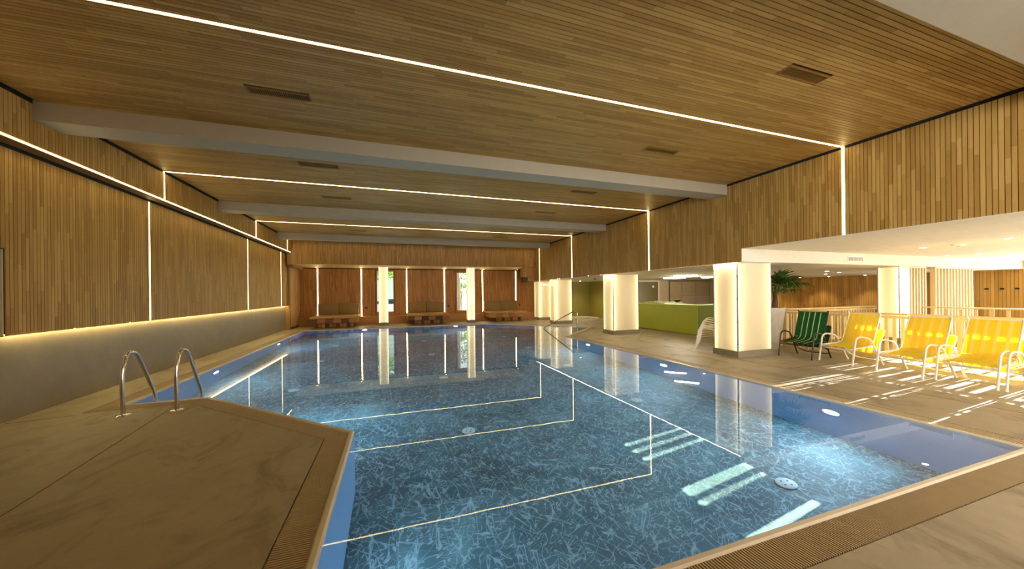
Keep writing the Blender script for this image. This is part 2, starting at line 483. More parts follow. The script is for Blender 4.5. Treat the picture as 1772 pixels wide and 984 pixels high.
# ---- main ceiling
ceiling = bx('ceiling', M_dark, (-5.6, YN-0.3, HC+0.015, XR+0.3, YB+0.3, HC+0.25), kind='structure')
VENTS = [(-1.70, 5.07), (-1.72, 7.68), (-1.74, 10.12), (-1.72, 12.75), (-1.72, 15.15), (4.32, 2.72), (4.30, 5.05), (4.30, 7.76), (4.28, 10.10), (4.28, 12.75), (4.28, 15.15)]
VW, VD = 0.70, 0.165
skip = [(b0, b1) for b0, b1 in BEAMS] + [(s-0.021, s+0.021) for s in STRIPS]
cladding(ceiling, M_wood_x, lambda u, v, t: (v, u, HC+t), 1.70, YF, XL+0.045, XR-0.045, skip_u=skip,
         holes=[(y-0.005, y+VD+0.005, x-0.005, x+VW+0.005) for x, y in VENTS], keep=300, lens=(0.4, 1.3))
bx('ceiling_panel', M_wood_x, (XL, YN, HC, XR, 1.25, HC+0.014), ceiling)
for i, (b0, b1) in enumerate(BEAMS):
    bx('ceiling_beam', M_beam, (XL+0.002, b0, 3.93, XR-0.002, b1, HC+0.1), kind='structure')

# ---- right wall above the soffit
wall_right = MB().box(XR+0.014, YN, ZZ, XR+0.30, 5.95, HC+0.2).box(XR+0.014, 5.95, ZZ, XR+0.30, 6.0, HC+0.2).box(XR+0.014, 6.0, ZS, XR+0.30, YB, HC+0.2).build('wall_right', M_dark, props={'kind': 'structure'})
rskip = [(s-0.021, s+0.021) for s in STRIPS]
cladding(wall_right, M_wood_z, lambda u, v, t: (XR+t, u, v), YN, 5.948, ZZ, HC-0.035, skip_u=rskip, keep=220, lens=(0.3, 0.95))
cladding(wall_right, M_wood_z, lambda u, v, t: (XR+t, u, v), 5.95, YF, ZS-0.009, HC-0.035, skip_u=rskip, keep=80, lens=(0.3, 0.95))

# ---- left wall: bulkhead, recessed panel, concrete plinth
wall_left = MB().box(-5.0, YN, 3.58, XL-0.014, YF, HC+0.2).build('wall_left', M_dark, props={'kind': 'structure'})
lskip = [(s-0.019, s+0.019) for s in STRIPS]
cladding(wall_left, M_wood_z, lambda u, v, t: (XL-t, u, v), 0.0, YF, 3.60, HC-0.035, skip_u=lskip, keep=120, lens=(0.3, 0.7))
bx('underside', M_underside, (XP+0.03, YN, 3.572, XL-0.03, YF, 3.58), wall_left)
MB().box(-5.0, 6.28, 1.14, XP-0.014, 18.75, 3.60).box(-5.0, YN, 2.23, XP-0.014, 6.28, 3.60).build('panel_backing', M_dark, wall_left)
cladding(wall_left, M_wood_z, lambda u, v, t: (XP-t, u, v), 6.28, 18.75, 1.12, 3.535, skip_u=lskip, keep=180, lens=(0.35, 1.2))
cladding(wall_left, M_wood_z, lambda u, v, t: (XP-t, u, v), 0.0, 6.28, 2.24, 3.535, skip_u=lskip, keep=0, lens=(0.35, 1.2))
wall_left_plinth = bx('wall_left_plinth', M_conc, (-5.2, 6.30, -0.1, XC, 18.85, 1.11), kind='structure')
wall_left_recess = MB().box(-5.05, YN, 0, -4.98, 6.26, 2.25).build('wall_left_recess', M_beige, props={'kind': 'structure'})
bx('jamb', M_beige, (-5.0, 6.262, 1.11, -4.70, 6.28, 2.23), wall_left_recess)
# timber return beyond the plinth
wall_left_end = bx('wall_left_end', M_wood_zd, (-5.2, 18.77, 0, -4.60, YB, 4.3), kind='structure')
cladding(wall_left_end, M_wood_zd, lambda u, v, t: (-4.585-t, u, v), 18.86, YB, 0.10, 3.9, keep=0)
bx('baseboard_left', plain('dark_skirting', srgb(70,50,30), 0.7), (-4.60, 18.86, 0, -4.575, YB, 0.10), kind='structure')

# ---- far walls
wall_far_upper = MB().box(XL-0.2, YF+0.014, 3.06, XR+0.014, YB, HC+0.2).build('wall_far_upper', M_dark, props={'kind': 'structure'})
cladding(wall_far_upper, M_wood_zd, lambda u, v, t: (u, YF+t, v), -4.62, 7.69, 3.07, HC-0.03, keep=0, lens=(0.3, 0.9))
bx('soffit_panel', plain('pale_soffit_board', srgb(206,172,112), 0.6), (-4.60, YF, 3.045, 7.0, YB-0.04, 3.06), wall_far_upper)
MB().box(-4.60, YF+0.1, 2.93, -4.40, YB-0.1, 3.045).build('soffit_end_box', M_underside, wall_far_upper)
# stepped timber boxes at the right end
wall_far_step = MB().box(6.97, YF+0.014, 2.52, XR+0.2, YF+0.45, 3.06).box(7.42, YF+0.014, ZS, 8.2, YF+0.45, 2.52).build('wall_far_step', M_wood_zd, props={'kind': 'structure'})
cladding(wall_far_step, M_wood_zd, lambda u, v, t: (u, YF+t, v), 6.95, 7.70, 2.51, 3.06, keep=0)
cladding(wall_far_step, M_wood_zd, lambda u, v, t: (u, YF+t, v), 7.40, 7.70, ZS, 2.51, keep=0)
cladding(wall_far_step, M_wood_zd, lambda u, v, t: (6.957+t, u, v), YF+.01, YF+.45, 2.51, 3.06, keep=0)
cladding(wall_far_step, M_wood_zd, lambda u, v, t: (7.407+t, u, v), YF+.01, YF+.45, ZS, 2.51, keep=0)

WINS = [(-0.93, 0.07, 0.57, 2.97), (3.50, 4.50, 0.53, 2.92)]
wf = MB()
xs = -4.8
for (a, b, z0, z1) in WINS:
    wf.box(xs, YB+0.014, -0.1, a, YB+0.35, 3.3); wf.box(a, YB+0.014, -0.1, b, YB+0.35, z0); wf.box(a, YB+0.014, z1, b, YB+0.35, 3.3); xs = b
wf.box(xs, YB+0.014, -0.1, 9.0, YB+0.35, 3.3)
wall_far = wf.build('wall_far', M_dark, props={'kind': 'structure'})
FS = [-3.77, -1.65, 0.72, 2.84, 5.14, 7.28]
M_wood_far = wood('oak_battens_far', [(0.05, srgb(138,88,34)), (0.35, srgb(162,108,44)), (0.7, srgb(182,128,58)), (1.0, srgb(200,150,80))], (1.6, 1.6, 0.12))
cladding(wall_far, M_wood_far, lambda u, v, t: (u, YB+t, v), -4.60, 9.0, 0.43, 3.0, skip_u=[(s-0.024, s+0.024) for s in FS],
         holes=[(a, b, z0, z1) for a, b, z0, z1 in WINS], keep=0, lens=(0.35, 1.1))
# low timber ledge along the far wall
ledge = MB().box(-4.57, 20.16, 0, 8.6, YB, 0.43)
wall_far_ledge = ledge.build('wall_far_ledge', M_rustic, props={'kind': 'structure'})

for i, (a, b, z0, z1) in enumerate(WINS):
    w = MB()
    fwid = 0.075
    root = MB().box(a, YB-0.01, z0, a+fwid, YB+0.2, z1).box(b-fwid, YB-0.01, z0, b, YB+0.2, z1).box(a+fwid, YB-0.01, z0, b-fwid, YB+0.2, z0+fwid).box(a+fwid, YB-0.01, z1-fwid, b-fwid, YB+0.2, z1).build('window_%d' % (i+1), M_rustic, props={'kind': 'structure'})
    bx('pane', M_glass, (a+fwid, YB+0.10, z0+fwid, b-fwid, YB+0.12, z1-fwid), root)

# ---- lounge side: ceilings, fascia, walls
YFA = 6.0
ceiling_lounge = MB().box(XR+0.001, YN, ZZ-0.004, XR+0.32, YFA-0.05, ZZ-0.0005).box(XR+0.31, YN, ZZ-0.004, 21.9, YFA+0.02, ZZ+0.2).build('ceiling_lounge', M_acoustic, props={'kind': 'structure'})
ceiling_side = MB().box(XR+0.03, 6.05, ZS-0.001, 21.9, 17.2, ZS+0.3).box(XR+0.03, 17.2, ZS, 13.0, YB, ZS+0.3).build('ceiling_side', M_white, props={'kind': 'structure'})
wall_lounge_fascia = bx('wall_lounge_fascia', M_white, (XR+0.016, YFA-0.05, ZS-0.003, 21.7, YFA+0.04, ZZ-0.004), kind='structure')
wall_lounge_end = bx('wall_lounge_end', M_dark, (21.715, 5.7, 0, 21.9, 13.5, 3), kind='structure')
cladding(wall_lounge_end, M_wood_z, lambda u, v, t: (21.70+t, u, v), 5.7, 13.3, 0.0, ZZ, pitch=0.09, keep=0, lens=(2.6, 2.7))
wall_lounge_back = MB().box(17.0, 13.315, 0, 21.9, 13.5, 2.6).build('wall_lounge_back', M_dark, props={'kind': 'structure'})
cladding(wall_lounge_back, M_wood_z, lambda u, v, t: (u, 13.30+t, v), 17.0, 21.7, 0.0, ZS, pitch=0.09, keep=0, lens=(2.4, 2.5))
wall_room_side = bx('wall_room_side', M_beige, (20.2, 13.5, 0, 20.4, 17.1, 2.5), kind='structure')
wall_room_back = bx('wall_room_back', M_beige, (12.2, 17.0, 0, 21.0, 17.2, 2.5), kind='structure')
wall_niche_side = bx('wall_niche_side', M_olive, (12.2, 17.0, 0, 12.4, 20.2, 2.5), kind='structure')
wall_niche_back = bx('wall_niche_back', M_olive, (9.0, 20.0, 0, 12.4, 20.2, 2.5), kind='structure')
wall_niche_end = bx('wall_niche_end', M_olive, (8.95, 20.0, 0, 9.0, YB+0.3, 2.5), kind='structure')
# outer shell: wall behind the camera (its glazing is the daylight source), side walls
wall_rear = bx('wall_rear', M_beige, (-7.5, YN-0.25, 0, 21.9, YN-0.05, 4.3), kind='structure')
# glazed end of the lounge (right of the frame): posts, sill and head of the window the sun comes through
window_3 = MB().box(21.70, 2.8, 0, 21.80, 5.7, 0.08).box(21.70, 2.8, 2.53, 21.80, 5.7, 2.60).build('window_3', M_pine_h, props={'kind': 'structure'})
wall_sun_block = bx('wall_sun_block', M_beige, (21.70, YN, 0, 21.80, 2.8, 2.6), kind='structure')  # unseen solid wall put in to keep sun off the front right deck
for y in (5.62, 4.62, 3.80, 2.83):
    bx('mullion', M_pine, (21.71, y-0.03, 0.08, 21.79, y+0.03, 2.53), window_3)
for n_, (xa, xb, z1) in enumerate(((2.3, 7.5, 3.25), (8.1, 15.9, 2.4))):
    w4 = MB().box(xa, YN-0.05, 0.05, xb, YN, 0.15).box(xa, YN-0.05, z1, xb, YN, z1+0.08).build('window_%d' % (4+n_), M_pine_h, props={'kind': 'structure'})
    for k in range(6):
        x = xa + (xb-xa)*k/5; bx('mullion', M_pine, (x-0.03, YN-0.05, 0.15, x+0.03, YN, z1), w4)

# ================================================================= POOL
pool = thing('swimming_pool', 'large blue-lined swimming pool with a chamfered corner sunk in the deck', 'pool', (1, 9, ZF))
def pchild(o):
    o.parent = pool; o.matrix_parent_inverse = Matrix.Translation((-1, -9, -ZF)); return o
pin = offset(POOL, 0.0); rim_o = offset(POOL, 0.062)
pchild(MB().prism(offset(POOL, 0.05), ZF-0.1, ZF).build('basin_floor', M_liner))
NP = len(POOL); wo = offset(POOL, 0.05)
for i in range(NP):
    j = (i+1) % NP
    pchild(MB().prism([POOL[i], wo[i], wo[j], POOL[j]], ZF-0.05, -0.06).build('basin_wall', M_liner_wall))
    r = MB()
    a, b, c, d = POOL[i], rim_o[i], rim_o[j], POOL[j]
    mid = [tuple((Vector(a)*.75+Vector(b)*.25)), tuple((Vector(a)*.25+Vector(b)*.75)), tuple((Vector(d)*.25+Vector(c)*.75)), tuple((Vector(d)*.75+Vector(c)*.25))]
    n0 = len(r.v)
    prof = [(a, -0.06), (a, -0.004), (mid[0], 0.008), (mid[1], 0.008), (b, -0.004), (b, -0.06)]
    prof2 = [(d, -0.06), (d, -0.004), (mid[3], 0.008), (mid[2], 0.008), (c, -0.004), (c, -0.06)]
    r.v = [(p[0], p[1], z) for p, z in prof] + [(p[0], p[1], z) for p, z in prof2]
    m = len(prof); r.f = [(k, k+1, m+k+1, m+k) for k in range(m-1)] + [(m-1, 0, m, 2*m-1), tuple(range(m))[::-1], tuple(range(m, 2*m))]
    o = pchild(r.build('rim', M_rim)); fix_normals(o)
# underwater lights
UW = [((5.97, 3.26, -0.56), (-1, 0, 0)), ((5.97, 6.53, -0.5), (-1, 0, 0)), ((5.97, 9.85, -0.5), (-1, 0, 0)), ((-3.8, 9.5, -0.5), (1, 0, 0)), ((-3.8, 14.0, -0.5), (1, 0, 0)),
      ((-1.31, 17.86, -0.5), (0, -1, 0)), ((3.0, 17.86, -0.5), (0, -1, 0)), ((-1.6, 5.62, -0.6), (0.707, 0.707, 0)), ((-0.45, 2.9, -0.7), (1, 0, 0))]
for p, d in UW:
    d = Vector(d); q = d.to_track_quat('Z', 'Y').to_matrix().to_4x4(); q.translation = Vector(p)
    f = MB().lathe([(0.145, -0.01), (0.145, 0.012), (0.11, 0.02), (0.10, 0.006)], seg=20).build('light_fixture', M_chrome, smooth=True)
    f.parent = pool; f.matrix_parent_inverse = Matrix.Translation((-1, -9, -ZF)); f.matrix_local = q
    l = MB().lathe([(0.08, 0.0), (0.08, 0.008), (0.0, 0.014)], seg=20).build('light_lens', M_pool_lens, f)
for p, d, e in [(a, b, 18 if a[1] < 3 else 55) for a, b in UW]:
    l = bpy.data.lights.new('underwater_lamp', 'AREA'); l.shape = 'DISK'; l.size = 0.19; l.energy = e; l.color = (0.55, 0.80, 1.0)
    o = bpy.data.objects.new('underwater_lamp', l); COL.objects.link(o); o.location = Vector(p)+Vector(d)*0.03
    o.rotation_euler = (Vector(d)+Vector((0, 0, -0.12))).to_track_quat('-Z', 'Y').to_euler()
# area lamps added under the water in place of the refracted sun's stripes
beam_dir = Vector((-math.sin(R(47.9))*math.cos(SUN_AZ), -math.sin(R(47.9))*math.sin(SUN_AZ), -math.cos(R(47.9))))
for yf, w in ((4.29, 0.035), (4.11, 0.045), (3.91, 0.035), (3.19, 0.10), (3.00, 0.035), (2.44, 0.05)):
    l = bpy.data.lights.new('added_sunbeam_lamp', 'AREA'); l.shape = 'RECTANGLE'; l.size = w; l.size_y = 0.70; l.spread = R(2.0)
    l.energy = 1500.0*w/0.075; l.color = (1.0, 1.0, 0.66)
    o = bpy.data.objects.new('added_sunbeam_lamp', l); COL.objects.link(o)
    o.location = Vector((3.73, yf, ZF)) - beam_dir*(1.05/math.cos(R(47.9))); o.rotation_euler = beam_dir.to_track_quat('-Z', 'Y').to_euler()
# floor inlets
for (x, y) in [(4.3, 2.8), (4.4, 5.55), (1.12, 5.5), (1.12, 2.8), (4.4, 8.4), (1.12, 8.4), (4.4, 11.2), (1.12, 11.2), (-2.0, 8.4), (-2.0, 11.2), (1.12, 14.0), (4.4, 14.0), (-2.0, 14.0)]:
    o = MB().lathe([(0.105, 0.0), (0.105, 0.015), (0.09, 0.022), (0.0, 0.022)], (x, y, ZF), 24).build('floor_inlet', M_inlet, smooth=True); pchild(o)
    for k in range(4):
        h = MB().lathe([(0.012, 0.02), (0.012, 0.024)], (x+0.05*math.cos(k*1.57+.4), y+0.05*math.sin(k*1.57+.4), ZF), 6).build('inlet_hole', M_black); h.parent = o; h.matrix_parent_inverse = o.matrix_world.inverted()
# water
wm = bpy.data.meshes.new('pool_water'); wm.from_pydata([(p[0], p[1], ZW) for p in POOL], [], [tuple(range(NP))]); wm.update(); wm.materials.append(M_water)
water_ob = bpy.data.objects.new('pool_water', wm); COL.objects.link(water_ob)
water_ob['label'] = 'still clear blue water filling the swimming pool to its rim'; water_ob['category'] = 'water'; water_ob['kind'] = 'stuff'

# overflow grates
GL = ['front pool edge', 'long right pool edge by the loungers', 'slanted edge of the step bay', 'slanted far right pool edge', 'far pool edge before the daybeds', 'long left pool edge by the concrete wall', 'short edge under the pool ladder', 'slanted left corner of the deck', 'left edge nearest the viewer']
g_in, g_out = offset(POOL, 0.064), offset(POOL, 0.289)
for i in range(NP):
    j = (i+1) % NP
    A, B = Vector(POOL[i]), Vector(POOL[j]); d = (B-A).normalized(); nrm = Vector((d.y, -d.x))
    si0, si1 = (Vector(g_in[i])-A).dot(d), (Vector(g_in[j])-A).dot(d); so0, so1 = (Vector(g_out[i])-A).dot(d), (Vector(g_out[j])-A).dot(d)
    t0, t1 = 0.064, 0.289
    g = thing('overflow_grate', 'overflow grate of narrow pale bars along the ' + GL[i], 'grate', (A.x, A.y, -0.02))
    bars = MB(); pit = 0.021; s = min(si0, so0)+pit/2; k = 0
    while s < max(si1, so1)-0.005:
        lo, hi = t0, t1
        for (sa, sb, end) in ((si0, so0, 0), (si1, so1, 1)):
            if abs(sb-sa) < 1e-6:
                continue
            tt = t0 + (s-sa)/(sb-sa)*(t1-t0)
            outside_grow = (sb < sa) if end == 0 else (sb > sa)
            if outside_grow:
                if (end == 0 and s < sa) or (end == 1 and s > sa): lo = max(lo, tt)
            else:
                if (end == 0 and s < sb) or (end == 1 and s > sb): hi = min(hi, tt)
        if hi-lo > 0.012:
            w = 0.0056
            c = [A + d*(s-w) + nrm*lo, A + d*(s+w) + nrm*lo, A + d*(s+w) + nrm*hi, A + d*(s-w) + nrm*hi]
            bars.hexa([(p.x-A.x, p.y-A.y, 0.0) for p in c] + [(p.x-A.x, p.y-A.y, 0.019) for p in c])
        s += pit
    o = bars.build('grate_bars', M_grate, g, props={'kind': 'stuff'}); fix_normals(o)
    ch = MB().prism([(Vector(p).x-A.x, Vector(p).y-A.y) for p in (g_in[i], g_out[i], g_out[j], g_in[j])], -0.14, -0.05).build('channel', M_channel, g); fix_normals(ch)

# ================================================================= LIGHT STRIPS
def strip(name, label, b, mat=M_led, group=None):
    return tag(MB().box(*b).build(name, mat), label, 'light strip', group)
for k, s in enumerate(STRIPS):
    strip('light_strip', ['glowing light strip across the ceiling nearest the viewer', 'glowing light strip across the ceiling between the first and second white beams', 'glowing light strip across the ceiling between the second and third white beams', 'glowing light strip across the ceiling behind the farthest white beam'][k],
          (XL+0.03, s-0.018, HC+0.001, XR-0.001, s+0.018, HC+0.012))
    strip('light_strip', 'upright light strip on the right timber wall, %s from the viewer' % ['first', 'second', 'third', 'fourth'][k],
          (XR+0.001, s-0.018, ZZ if s < 5.95 else ZS+0.005, XR+0.012, s+0.018, HC))
    if k:
        strip('light_strip', 'short upright light strip on the left bulkhead, %s' % ['', 'nearest the viewer', 'middle of the three', 'farthest from the viewer'][k],
              (XL-0.012, s-0.016, 3.61, XL-0.001, s+0.016, HC))
        strip('light_strip', 'tall upright light strip on the left timber panel, %s' % ['', 'nearest the viewer', 'middle of the three', 'farthest from the viewer'][k],
              (XP-0.012, s-0.016, 1.12, XP-0.001, s+0.016, 3.53))
strip('light_strip', 'thin light strip along the bottom edge of the left bulkhead', (XL-0.02, 0.0, 3.578, XL-0.001, 18.3, 3.590), M_led)
strip('light_strip', 'hidden light strip washing the top of the concrete wall', (XC+0.004, 6.32, 1.126, XP-0.02, 18.75, 1.138), M_led_wash)
strip('light_strip', 'thin light strip along the bottom edge of the right timber wall', (XR+0.015, 6.05, ZS-0.004, XR+0.029, 18.38, ZS-0.001), M_led_soffit)
for k, x in enumerate(FS):
    strip('light_strip', 'upright light strip on the far wall, %s from the left' % ['first', 'second', 'third', 'fourth', 'fifth', 'sixth'][k],
          (x-0.022, YB+0.001, 0.44 if k % 2 else 0.5, x+0.022, YB+0.012, 3.0), M_led_far)
# ---- ceiling vents
def vent():
    r = thing('air_vent', '', 'vent')
    MB().box(0, 0, 0, VW, 0.016, 0.03).box(0, VD-0.016, 0, VW, VD, 0.03).box(0, 0.016, 0, 0.016, VD-0.016, 0.03).box(VW-0.016, 0.016, 0, VW, VD-0.016, 0.03).build('vent_frame', M_ventslat, r)
    bx('vent_back', M_ventdark, (0.01, 0.01, 0.026, VW-0.01, VD-0.01, 0.03), r)
    s = MB()
    for k in range(26): s.box(0.03+k*0.0252, 0.016, 0.006, 0.038+k*0.0252, VD-0.016, 0.024)
    s.build('vent_slats', M_ventslat, r, props={'kind': 'stuff'})
    return r
v0 = vent()
VL = ['slatted vent in the left ceiling, in front of the first white beam', 'slatted vent in the left ceiling, just behind the first white beam', 'slatted vent in the left ceiling, just in front of the second white beam', 'slatted vent in the left ceiling, just behind the second white beam', 'slatted vent in the left ceiling, just in front of the third white beam',
      'large slatted vent in the right ceiling, nearest the viewer', 'slatted vent in the right ceiling, in front of the first white beam', 'slatted vent in the right ceiling, just behind the first white beam', 'slatted vent in the right ceiling, just in front of the second white beam', 'slatted vent in the right ceiling, just behind the second white beam', 'slatted vent in the right ceiling, just in front of the third white beam']
for k, (x, y) in enumerate(VENTS):
    if k == 0: v0.location = (x, y, HC-0.004); v0['label'] = VL[0]; v0['group'] = 'ceiling vents'
    else: dup(v0, (x, y, HC-0.004), 0, VL[k], 'ceiling vents')

# ================================================================= LIT COLUMNS
def column(label, x0, y0, x1, y1, z1, faces='NSEW', clips=True):
    """frosted backlit panels around a pier, with a light bar along both edges of every panel"""
    r = thing('lit_column', label, 'column', ((x0+x1)/2, (y0+y1)/2, 0)); cx, cy = (x0+x1)/2, (y0+y1)/2
    hx, hy = (x1-x0)/2, (y1-y0)/2
    bx('base', M_conc, (-hx-0.015, -hy-0.015, 0, hx+0.015, hy+0.015, 0.15), r)
    bx('pier', M_white, (-hx+0.075, -hy+0.075, 0.15, hx-0.075, hy-0.075, z1), r)
    bx('head', M_white, (-hx, -hy, z1-0.03, hx, hy, z1), r)
    zb, zt = 0.155, z1-0.035
    for sx in (-1, 1):
        for sy in (-1, 1):
            bx('corner_trim', M_trim, (sx*(hx-0.012)-0.012, sy*(hy-0.012)-0.012, 0.15, sx*(hx-0.012)+0.012, sy*(hy-0.012)+0.012, z1-0.03), r)
    for f in faces:
        L, D = (hx, hy) if f in 'NS' else (hy, hx)
        rot = {'S': 0, 'E': math.pi/2, 'N': math.pi, 'W': -math.pi/2}[f]
        m = Matrix.Rotation(rot, 4, 'Z')
        e = 0.034
        def part(name, mat, b, par, bevel=0):
            o = MB().box(*b).build(name, mat, par)
            if par is r: o.matrix_local = m
            return o
        g_ = MB(); a_, b_ = -L+e, L-e; y0, y1 = -D, -D+0.012
        g_.v = [(a_,y0,zb),(b_,y0,zb),(b_,y0,zt),(a_,y0,zt),(a_,y1,zb),(b_,y1,zb),(b_,y1,zt),(a_,y1,zt)]
        g_.f = [(0,1,2,3),(0,4,5,1),(1,5,6,2),(2,6,7,3),(3,7,4,0)]
        p = g_.build('glass_panel', M_frost, r); p.matrix_local = m
        part('light_bar', M_led_bar, (a_+0.004, y0+0.028, zb, a_+0.026, y0+0.042, zt), p)
        part('light_bar', M_led_bar, (b_-0.026, y0+0.028, zb, b_-0.004, y0+0.042, zt), p)
        if clips:
            for zc in (0.32, 0.85, 1.4, 1.95):
                for sx in (-1, 1):
                    part('clip', M_clip, (sx*(L-0.010)-0.014, -D-0.004, zc-0.012, sx*(L-0.010)+0.014, -D+0.02, zc+0.012), p)
    return r
column('wide backlit column beside the potted palm', 7.78, 6.12, 8.93, 6.78, ZS, 'SWE')
column('backlit column at the left end of the green counter', 7.82, 11.14, 8.97, 11.80, ZS, 'SWE')
column('backlit column beside the whirlpool niche', 7.88, 16.20, 8.85, 16.86, ZS, 'SWE')
column('narrow backlit column at the far right corner', 8.12, 18.80, 8.85, 19.60, ZS, 'SW')
column('slim backlit column between the left and middle daybeds', -0.73, 19.20, -0.25, 19.55, 3.05, 'SWE')
column('slim backlit column between the middle and right daybeds', 3.86, 18.85, 4.27, 19.20, 3.05, 'SWE')
column('backlit column behind the yellow loungers', 14.15, YFA+0.02, 14.68, 6.52, ZS, 'SW')

# ================================================================= METALWORK AT THE POOL
lad = thing('pool_ladder', 'polished steel pool ladder with two curved handrails on the left deck', 'ladder', (-3.19, 6.16, 0))
for x in (-0.29, 0.29):
    pts = round_path([(x, 0, 0), (x, -0.02, 0.60), (x, 0.10, 0.86), (x, 0.28, 0.80), (x, 0.645, 0.16), (x, 0.68, 0.05), (x, 0.68, -1.1)], 0.13, 6)
    rail = MB().tube(pts, 0.0245, 14).build('handrail', M_chrome, lad, smooth=True)
    MB().lathe([(0.078, 0.0), (0.078, 0.006), (0.062, 0.014), (0.026, 0.016)], (x, 0, 0), 20).build('base_flange', M_chrome, rail, smooth=True)
for z in (-0.35, -0.62, -0.89):
    bx('step', M_chrome, (-0.28, 0.66, z, 0.28, 0.74, z+0.03), lad)
hr = thing('entry_handrail', 'bent steel handrail at the steps into the far right bay of the pool', 'handrail', (7.05, 12.50, 0))
MB().tube(round_path([(0, 0, 0), (0, 0, 0.80), (-0.10, 0.22, 0.80), (-0.62, 1.95, 0.02), (-0.66, 2.08, -0.5)], 0.10, 6), 0.022, 10).build('rail_tube', M_chrome, hr, smooth=True)
MB().lathe([(0.055, 0.0), (0.055, 0.008), (0.024, 0.012)], seg=16).build('base_flange', M_chrome, hr, smooth=True)

# ================================================================= DAYBEDS
def daybed(x0, x1, px0, px1, label, dark):
    cx = (x0+x1)/2; r = thing('daybed', label, 'daybed', (cx, 19.5, 0), group='daybeds along the far wall')
    y0, y1 = 18.78-19.5, 20.15-19.5
    n = 6
    for k in range(n):                       # rough sawn boards of the front and the sides
        a, b = x0-cx+(x1-x0)*k/n, x0-cx+(x1-x0)*(k+1)/n-0.006
        bx('front_block', M_rustic_dark if dark and k % 2 == 0 else M_rustic, (a, y0, 0.24, b, y0+0.12, 0.435 + 0.006*(k % 2)), r)
    for x in (x0-cx, x1-cx-0.06):
        bx('side_board', M_rustic, (x, y0+0.12, 0.24, x+0.06, y1, 0.43), r)
    bx('deck_board', M_rustic, (x0-cx+0.06, y0+0.12, 0.30, x1-cx-0.06, y1, 0.43), r)
    pl = bx('plinth', M_rustic_dark, (px0-cx, y0+0.14, 0, px1-cx, y1, 0.24), r)
    w = (px1-px0)/11
    for k in range(11):
        bx('log_end', M_rustic if k % 3 else M_rustic_dark, (px0-cx+k*w+0.012, y0+0.10, 0.03+0.012*(k % 2), px0-cx+(k+1)*w-0.012, y0+0.15, 0.225-0.01*(k % 3)), pl)
    h = (x1-x0)/2
    for k in range(2):
        bx('mattress', M_mattress, (x0-cx+k*h+0.01, y0+0.02, 0.442, x0-cx+(k+1)*h-0.004, 20.57-19.5, 0.555), r, bevel=0.03)
        bx('back_cushion', M_cushion, (x0-cx+0.09+k*(h-0.06), 20.40-19.5, 0.56, x0-cx+0.09+(k+1)*(h-0.06)-0.012, 20.575-19.5, 1.15), r, bevel=0.025)
    return r
daybed(-3.82, -1.74, -3.62, -1.88, 'rustic daybed at the left of the far wall, stepped block front', True)
daybed(0.68, 2.84, 0.88, 2.66, 'dark-based rustic daybed in the middle of the far wall', True)
daybed(5.10, 7.34, 5.32, 7.12, 'light timber daybed at the right of the far wall', False)
for k, x in enumerate((-1.42, 3.06, 7.52)):
    tt = tag(MB().box(x-0.05, YB-0.012, 0.83, x+0.05, YB-0.001, 0.93).build('wall_socket', M_black), 'small black wall socket right of the %s daybed' % ['left', 'middle', 'right'][k], 'socket', 'sockets on the far wall')
    tt.name = 'power_socket'
# spot glows under the far soffit
for k, x in enumerate(FS):
    o = thing('spotlight', 'small recessed spotlight under the far soffit, %s from the left' % ['first', 'second', 'third', 'fourth', 'fifth', 'sixth'][k], 'spotlight', (x, YB-0.30, 3.045), group='spotlights under the far soffit')
    MB().lathe([(0.045, -0.006), (0.045, 0.0), (0.03, 0.0)], seg=16).build('ring', M_whitepl, o)
    MB().lathe([(0.03, -0.007), (0.0, -0.0075)], seg=12).build('lens', M_down, o)

# ================================================================= OUTSIDE THE FAR WINDOWS
M_lawn = plain('pale_paving', srgb(214,212,206), 0.8, var=0.08)
tag(bx('paved_forecourt', M_lawn, (-12, YB+0.35, -0.25, 18, 60, -0.12)), 'pale paved forecourt outside the far windows', 'pavement')
tag(bx('garden_wall', plain('pale_green_render', srgb(170,190,170), 0.8), (-9, 38, -0.119, 2.2, 38.3, 5.5)), 'pale green rendered wall beyond the left far window', 'wall')
tag(bx('garden_kerb', plain('grey_kerb', srgb(120,120,116), 0.8, var=0.15), (3.5, 25.5, -0.12, 8.5, 27.0, 0.25), bevel=0.03), 'low grey kerb outside the right far window', 'kerb')
tag(bx('white_post', M_whitepl, (3.62, YB+0.45, -0.12, 3.86, YB+0.75, 3.4), bevel=0.01), 'white post just outside the right far window', 'post')
def blob(c, r, n, seed, leafs):
    rnd = random.Random(seed); b = MB()
    for k in range(n):
        while True:
            p = Vector((rnd.uniform(-1, 1), rnd.uniform(-1, 1), rnd.uniform(-1, 1)))
            if 0.35 < p.length < 1: break
        p = Vector(c) + Vector((p.x*r[0], p.y*r[1], p.z*r[2]))
        a = rnd.uniform(0, 6.28); s = rnd.uniform(0.6, 1.3)*leafs; t = rnd.uniform(-0.7, 0.7)
        u = Vector((math.cos(a), math.sin(a), t)).normalized()*s; v = Vector((-math.sin(a), math.cos(a), rnd.uniform(-.6, .6))).normalized()*s*0.5
        n0 = len(b.v); b.v += [tuple(p-u), tuple(p+v), tuple(p+u), tuple(p-v)]; b.f.append((n0, n0+1, n0+2, n0+3))
    return b
def tree(label, x, y, cr, r, seed, mat):
    t = thing('garden_tree', label, 'tree', (x, y, -0.12))
    MB().tube([(0, 0, 0), (0.05, 0, cr*0.5), (0, 0.05, cr)], [0.12, 0.09, 0.05], 8).build('trunk', M_trunk, t)
    blob((0, 0, cr), r, 1500, seed, 0.16).build('foliage', mat, t, props={'kind': 'stuff'})
M_leaf2 = plain('light_leaf', srgb(120,158,40), 0.6, var=0.35)
tree('leafy tree seen through the top of the left far window', -0.7, 25.5, 3.9, (1.9, 1.2, 1.3), 3, M_leaf2)
